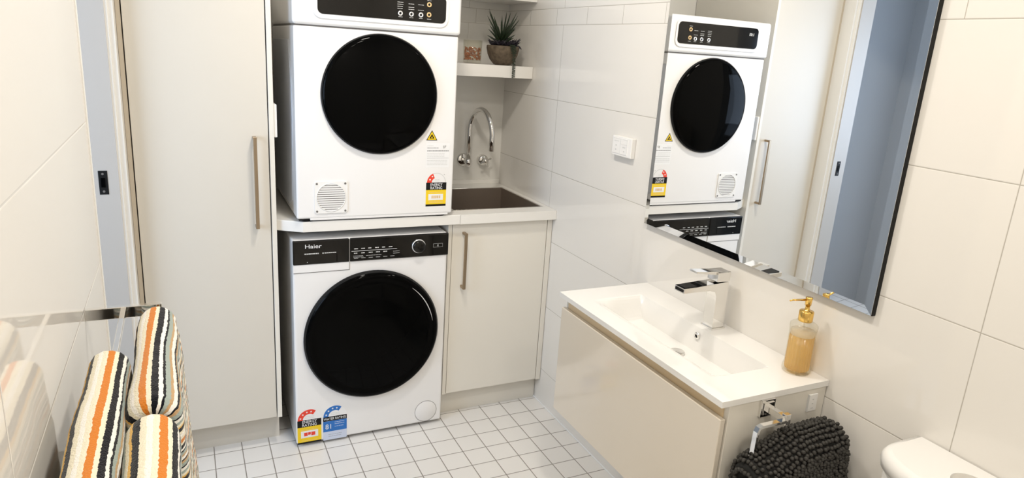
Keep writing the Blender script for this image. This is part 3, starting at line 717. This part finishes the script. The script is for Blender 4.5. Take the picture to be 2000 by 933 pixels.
# towel ring on vanity side
t = thing('towel_ring', 'square chrome towel ring on the vanity side panel', 'towel ring', (-.20, -1.50, .70))
rx, rz = -.203, .776
b = MB(); b.box(rx-.022, rx+.022, -1.482, -1.474, rz-.022, rz+.022, .001); b.box(rx-.016, rx+.016, -1.485, -1.481, rz-.016, rz+.016, .001); b.obj('wall_plate', CHR, t)
b = MB(); b.box(rx-.008, rx+.008, -1.535, -1.483, rz-.008, rz+.008, .001); b.box(rx-.004, rx+.012, -1.540, -1.527, rz-.014, rz+.012, .001); b.obj('arm', CHR, t)
zt_, zb_ = rz-.005, .668
P = [(rx+.002, -1.534, zt_), (-.275, -1.534, zt_), (-.284, -1.534, zt_-.003), (-.288, -1.534, zt_-.012), (-.289, -1.534, zb_+.01), (-.285, -1.534, zb_), (-.07, -1.534, zb_)]
b = MB(); b.tube(P, 1, rect=(.012, .007), up=(0, 0, 1)); b.obj('ring_bar', CHR, t)

# ------------------------------------------------------------------ draped cloth builder
def smooth01(q): q = max(0, min(1, q)); return q*q*(3-2*q)
def drape(name, path, y0, y1, T, mtl, axis='y', period=.085, uoff=0, nu=110, nv=70, rnd=.035, wob=.004, seed=0, warp=None, parent=None):
    """pad of thickness T; path(v, s in 0..1) -> (point, normal) of centre line; v runs y0..y1 with rounded ends"""
    b = MB(); uvl = b.bm.loops.layers.uv.new('UVMap'); N = nu
    rows = []
    Lv = abs(y1-y0)
    for j in range(nv+1):
        # denser sampling at the rounded ends
        f = .5-.5*math.cos(PI*j/nv); d = min(f, 1-f)*Lv
        h = T/2*math.sqrt(max(0, 1-(1-min(1, d/rnd))**2))
        yy = y0+(y1-y0)*f; ring = []; arc = 0; prev = None; cl = []
        for i in range(N+1):
            p, nrm = path(f, i/N); p = Vector(p)
            if prev is not None: arc += (p-prev).length
            prev = p.copy(); cl.append((p, nrm, arc))
        tot = arc
        for side in (1, -1):
            rng = range(N+1) if side == 1 else range(N, -1, -1)
            for i in rng:
                p, nrm, a = cl[i]; e = min(a, tot-a); he = h*math.sqrt(max(0, 1-(1-min(1, e/rnd))**2))
                w = wob*noise.noise(Vector((p.x*14+seed, yy*9, p.z*14)))+.0012*noise.noise(Vector((p.x*60, yy*60+seed, p.z*60)))
                q = p+Vector(nrm)*(side*(he+ (w if he > .001 else 0)))
                u = (a+(warp(f, a) if warp else 0))/period+uoff+.018*noise.noise(Vector((seed, yy*9, a*9)))
                if side == -1: u = u+.0
                ring.append((b.bm.verts.new(q), u))
        rows.append(ring)
    K = len(rows[0])
    for A, C in zip(rows, rows[1:]):
        for k in range(K):
            l_ = (k+1) % K; f = b.bm.faces.new((A[k][0], A[l_][0], C[l_][0], C[k][0])); f.smooth = True
            for lp, u in zip(f.loops, (A[k][1], A[l_][1], C[l_][1], C[k][1])): lp[uvl].uv = (u, 0)
    return b.obj(name, mtl, parent)
def u_path(xc, ztop, Rf, L1f, L2f, flL, flR, y0, y1, T, sag=0):
    """inverted U over a rod that runs along y; Rf, L* are functions of v (0 far .. 1 near)"""
    def path(v, s):
        R, L1, L2 = Rf(v), L1f(v), L2f(v); y = y0+(y1-y0)*v; A = PI*R; tot = L1+A+L2; a = s*tot; zc = ztop-T/2-R-sag*v
        xcc = xc(v) if callable(xc) else xc
        if a < L1:
            d = L1-a; fl = flL(v); return (xcc-R-d*fl-.4*fl*d*d, y, zc-d), Vector((-1, 0, fl)).normalized()
        if a < L1+A:
            th = PI-(a-L1)/R; return (xcc+R*math.cos(th), y, zc+R*math.sin(th)), Vector((math.cos(th), 0, math.sin(th)))
        d = a-L1-A; fl = flR(v); return (xcc+R+d*fl+.4*fl*d*d, y, zc-d), Vector((1, 0, fl)).normalized()
    return path
# towel rack on left wall
RZ = 1.046
t = thing('towel_rack', 'double chrome towel rail on left tiled wall with striped towels', 'towel rack', (-1.53, -1.5, RZ))
for y in (-1.160, -2.02): MB().box(XL, -1.473, y-.008, y+.004, RZ-.011, RZ+.011, .0012).obj('end_bracket', CHR, t)
for x in (-1.538, -1.480):
    MB().box(x-.0045, x+.0045, -2.02, -1.160, RZ-.010, RZ+.000, .001).obj('rail', CHR, t)
c = lambda k: (lambda v: k)
def towel(lbl, xc, ztop, R0, R1, L1, L2, fl, fr, y0, y1, T, uoff, seed):
    o = drape('striped_towel', u_path(lambda v: xc+.003*v, ztop, lambda v: R0+(R1-R0)*smooth01(v*1.5), c(L1), c(L2), c(fl), c(fr), y0, y1, T), y0, y1, T, TOWEL, period=.075, uoff=uoff, seed=seed, rnd=.024, wob=.005)
    tag(o, lbl, 'towel', 'striped towels on the rack')
towel('striped towel draped over the inner rail nearest the left wall', -1.541, 1.075, .0175, .0185, .42, .38, .02, .0, -1.385, -1.93, .0255, .068, 3)
towel('striped towel farthest along the outer rail, nearest the bracket, hanging lowest on the right', -1.480, 1.073, .0175, .0200, .28, .44, .0, .05, -1.205, -1.585, .0265, .02, 11)
towel('striped towel on outer rail in front at bottom edge of photo', -1.477, 1.066, .0175, .0190, .34, .34, .0, .01, -1.598, -1.98, .0255, .06, 23)

# ------------------------------------------------------------------ chenille mat in the ring
def mat_path(v, s):
    # v: left(0)..right(1) along x, s: along the drape from wall side leg to the front leg
    x = -.316+.276*v; R = .029; L1, L2 = .20, .26; A = PI*R; a = s*(L1+A+L2); zc = .690+.012*v-.040*(1-smooth01(v*1.7)); yc = -1.545
    if a < L1: d = L1-a; return (x, yc+R*.75+.02*d, zc-d), Vector((0, 1, 0))
    if a < L1+A: th = (a-L1)/R; return (x, yc+R*math.cos(th)*(.75 if th < PI/2 else 1), zc+R*math.sin(th)*.75), Vector((0, math.cos(th), math.sin(th)))
    d = a-L1-A; return (x-.01*d, yc-R-.16*d+.2*d*d, zc-d), Vector((0, -1, .12)).normalized()
t = thing('bath_mat', 'charcoal chenille bath mat hanging through the towel ring', 'bath mat', (-.18, -1.55, .4))
def drape_x(name, path, T, mtl, parent):
    b = MB(); N = 60; nv = 30; rows = []
    for j in range(nv+1):
        v = .5-.5*math.cos(PI*j/nv); d = min(v, 1-v)*.276; h = T/2*math.sqrt(max(0, 1-(1-min(1, d/.03))**2)); ring = []
        for side in (1, -1):
            for i in (range(N+1) if side == 1 else range(N, -1, -1)):
                p, nrm = path(v, i/N); ring.append(b.bm.verts.new(Vector(p)+nrm*side*h))
        rows.append(ring)
    K = len(rows[0])
    for A, C in zip(rows, rows[1:]):
        for k in range(K): f = b.bm.faces.new((A[k], A[(k+1) % K], C[(k+1) % K], C[k])); f.smooth = True
    return b.obj(name, mtl, parent)
drape_x('backing', mat_path, .046, CORE, t)
b = MB(); TOT = .20+PI*.057+.26; ns = int(TOT/.0082); nx = 27
for i in range(ns+1):
    for j in range(nx+1):
        v = (j+.5*(i % 2)*.0)/nx; p, nrm = mat_path(v, i/ns); d = min(v, 1-v)*.276; h = .023*math.sqrt(max(0, 1-(1-min(1, d/.03))**2))
        off = Vector((random.uniform(-.0024, .0024), random.uniform(-.0024, .0024), random.uniform(-.0015, .0015)))
        nn = nrm.copy()
        if d < .03: nn = (nn*(d/.03+.1)+Vector((-1 if v < .5 else 1, 0, 0))*(1-d/.03)).normalized()
        c_ = Vector(p)+nrm*h+nn*.004+off; q = nn.to_track_quat('Z', 'Y').to_matrix().to_4x4()
        M_ = Matrix.Translation(c_) @ q @ Matrix.Rotation(random.uniform(0, PI), 4, 'Z') @ Matrix.Diagonal((random.uniform(.0049, .0058), random.uniform(.0046, .0054), random.uniform(.0050, .0062), 1))
        b.ico(M_)
for f in b.bm.faces: f.smooth = True
o = b.obj('chenille_pile', CHEN, t, fix=False); o['kind'] = 'stuff'

# ------------------------------------------------------------------ toilet
t = thing('toilet', 'white close-coupled toilet with chrome flush button by right wall', 'toilet', (-.3, -1.885, 0))
def dshape(w, dep, yc, n=30, x1=-.004, p=2.6):
    o = [(x1, yc+w/2), (x1, yc-w/2)]; r = .35*dep
    for i in range(n+1):
        a = -PI/2+PI*i/n; cx, sy = math.cos(a), math.sin(a)
        o.append((x1-dep*.45-dep*.55*abs(cx)**(2/p), yc+w/2*math.copysign(abs(sy)**(2/p), sy)))
    return o
def loft(b, rings):
    R = [[b.bm.verts.new(p) for p in ring] for ring in rings]
    for A, C in zip(R, R[1:]):
        for k in range(len(A)): f = b.bm.faces.new((A[k], A[(k+1) % len(A)], C[(k+1) % len(A)], C[k])); f.smooth = True
    b.bm.faces.new(R[0][::-1]); b.bm.faces.new(R[-1])
YT = -1.885
b = MB(); loft(b, [[(x, y, z) for x, y in dshape(w, d, YT)] for w, d, z in ((.30, .13, .40), (.325, .150, .43), (.335, .158, .758))]); b.obj('cistern', CER, t)
b = MB(); loft(b, [[(x, y, z) for x, y in dshape(w, d, YT)] for w, d, z in ((.338, .160, .759), (.346, .167, .763), (.350, .170, .780), (.346, .168, .790), (.336, .163, .797), (.318, .154, .800))]); b.obj('cistern_lid', CER, t)
bcx = -.080
b = MB(); b.mat(CHR).lathe([(.034, -.001), (.034, .002), (.030, .003), (.020, .0012), (0, .0012)], (bcx, YT+.008, .800), (0, 0, 1), 40)
b.mat(BLKM).box(bcx-.014, bcx+.014, YT+.006, YT+.010, .8014, .8026); b.mat(CHR).box(bcx-.012, bcx+.014, YT+.011, YT+.024, .8012, .804, .001); b.box(bcx-.010, bcx+.010, YT-.006, YT+.005, .8012, .804, .001)
b.obj('flush_button', None, t)
def oval(cx, a0, a1, w, z, n=40): return [(cx+(a0 if math.cos(2*PI*i/n) > 0 else a1)*math.cos(2*PI*i/n), YT+w*math.sin(2*PI*i/n), z) for i in range(n)]
b = MB(); loft(b, [oval(-.22, .20, .24, .13, 0), oval(-.24, .22, .24, .14, .12), oval(-.30, .29, .28, .17, .30), oval(-.33, .32, .32, .185, .38), oval(-.33, .32, .32, .185, .405)]); b.obj('pan', CER, t)
b = MB(); loft(b, [oval(-.38, .19, .28, .185, .407), oval(-.38, .195, .285, .19, .425), oval(-.38, .19, .28, .185, .44), oval(-.38, .16, .25, .16, .446)]); b.obj('seat_lid', CER, t)
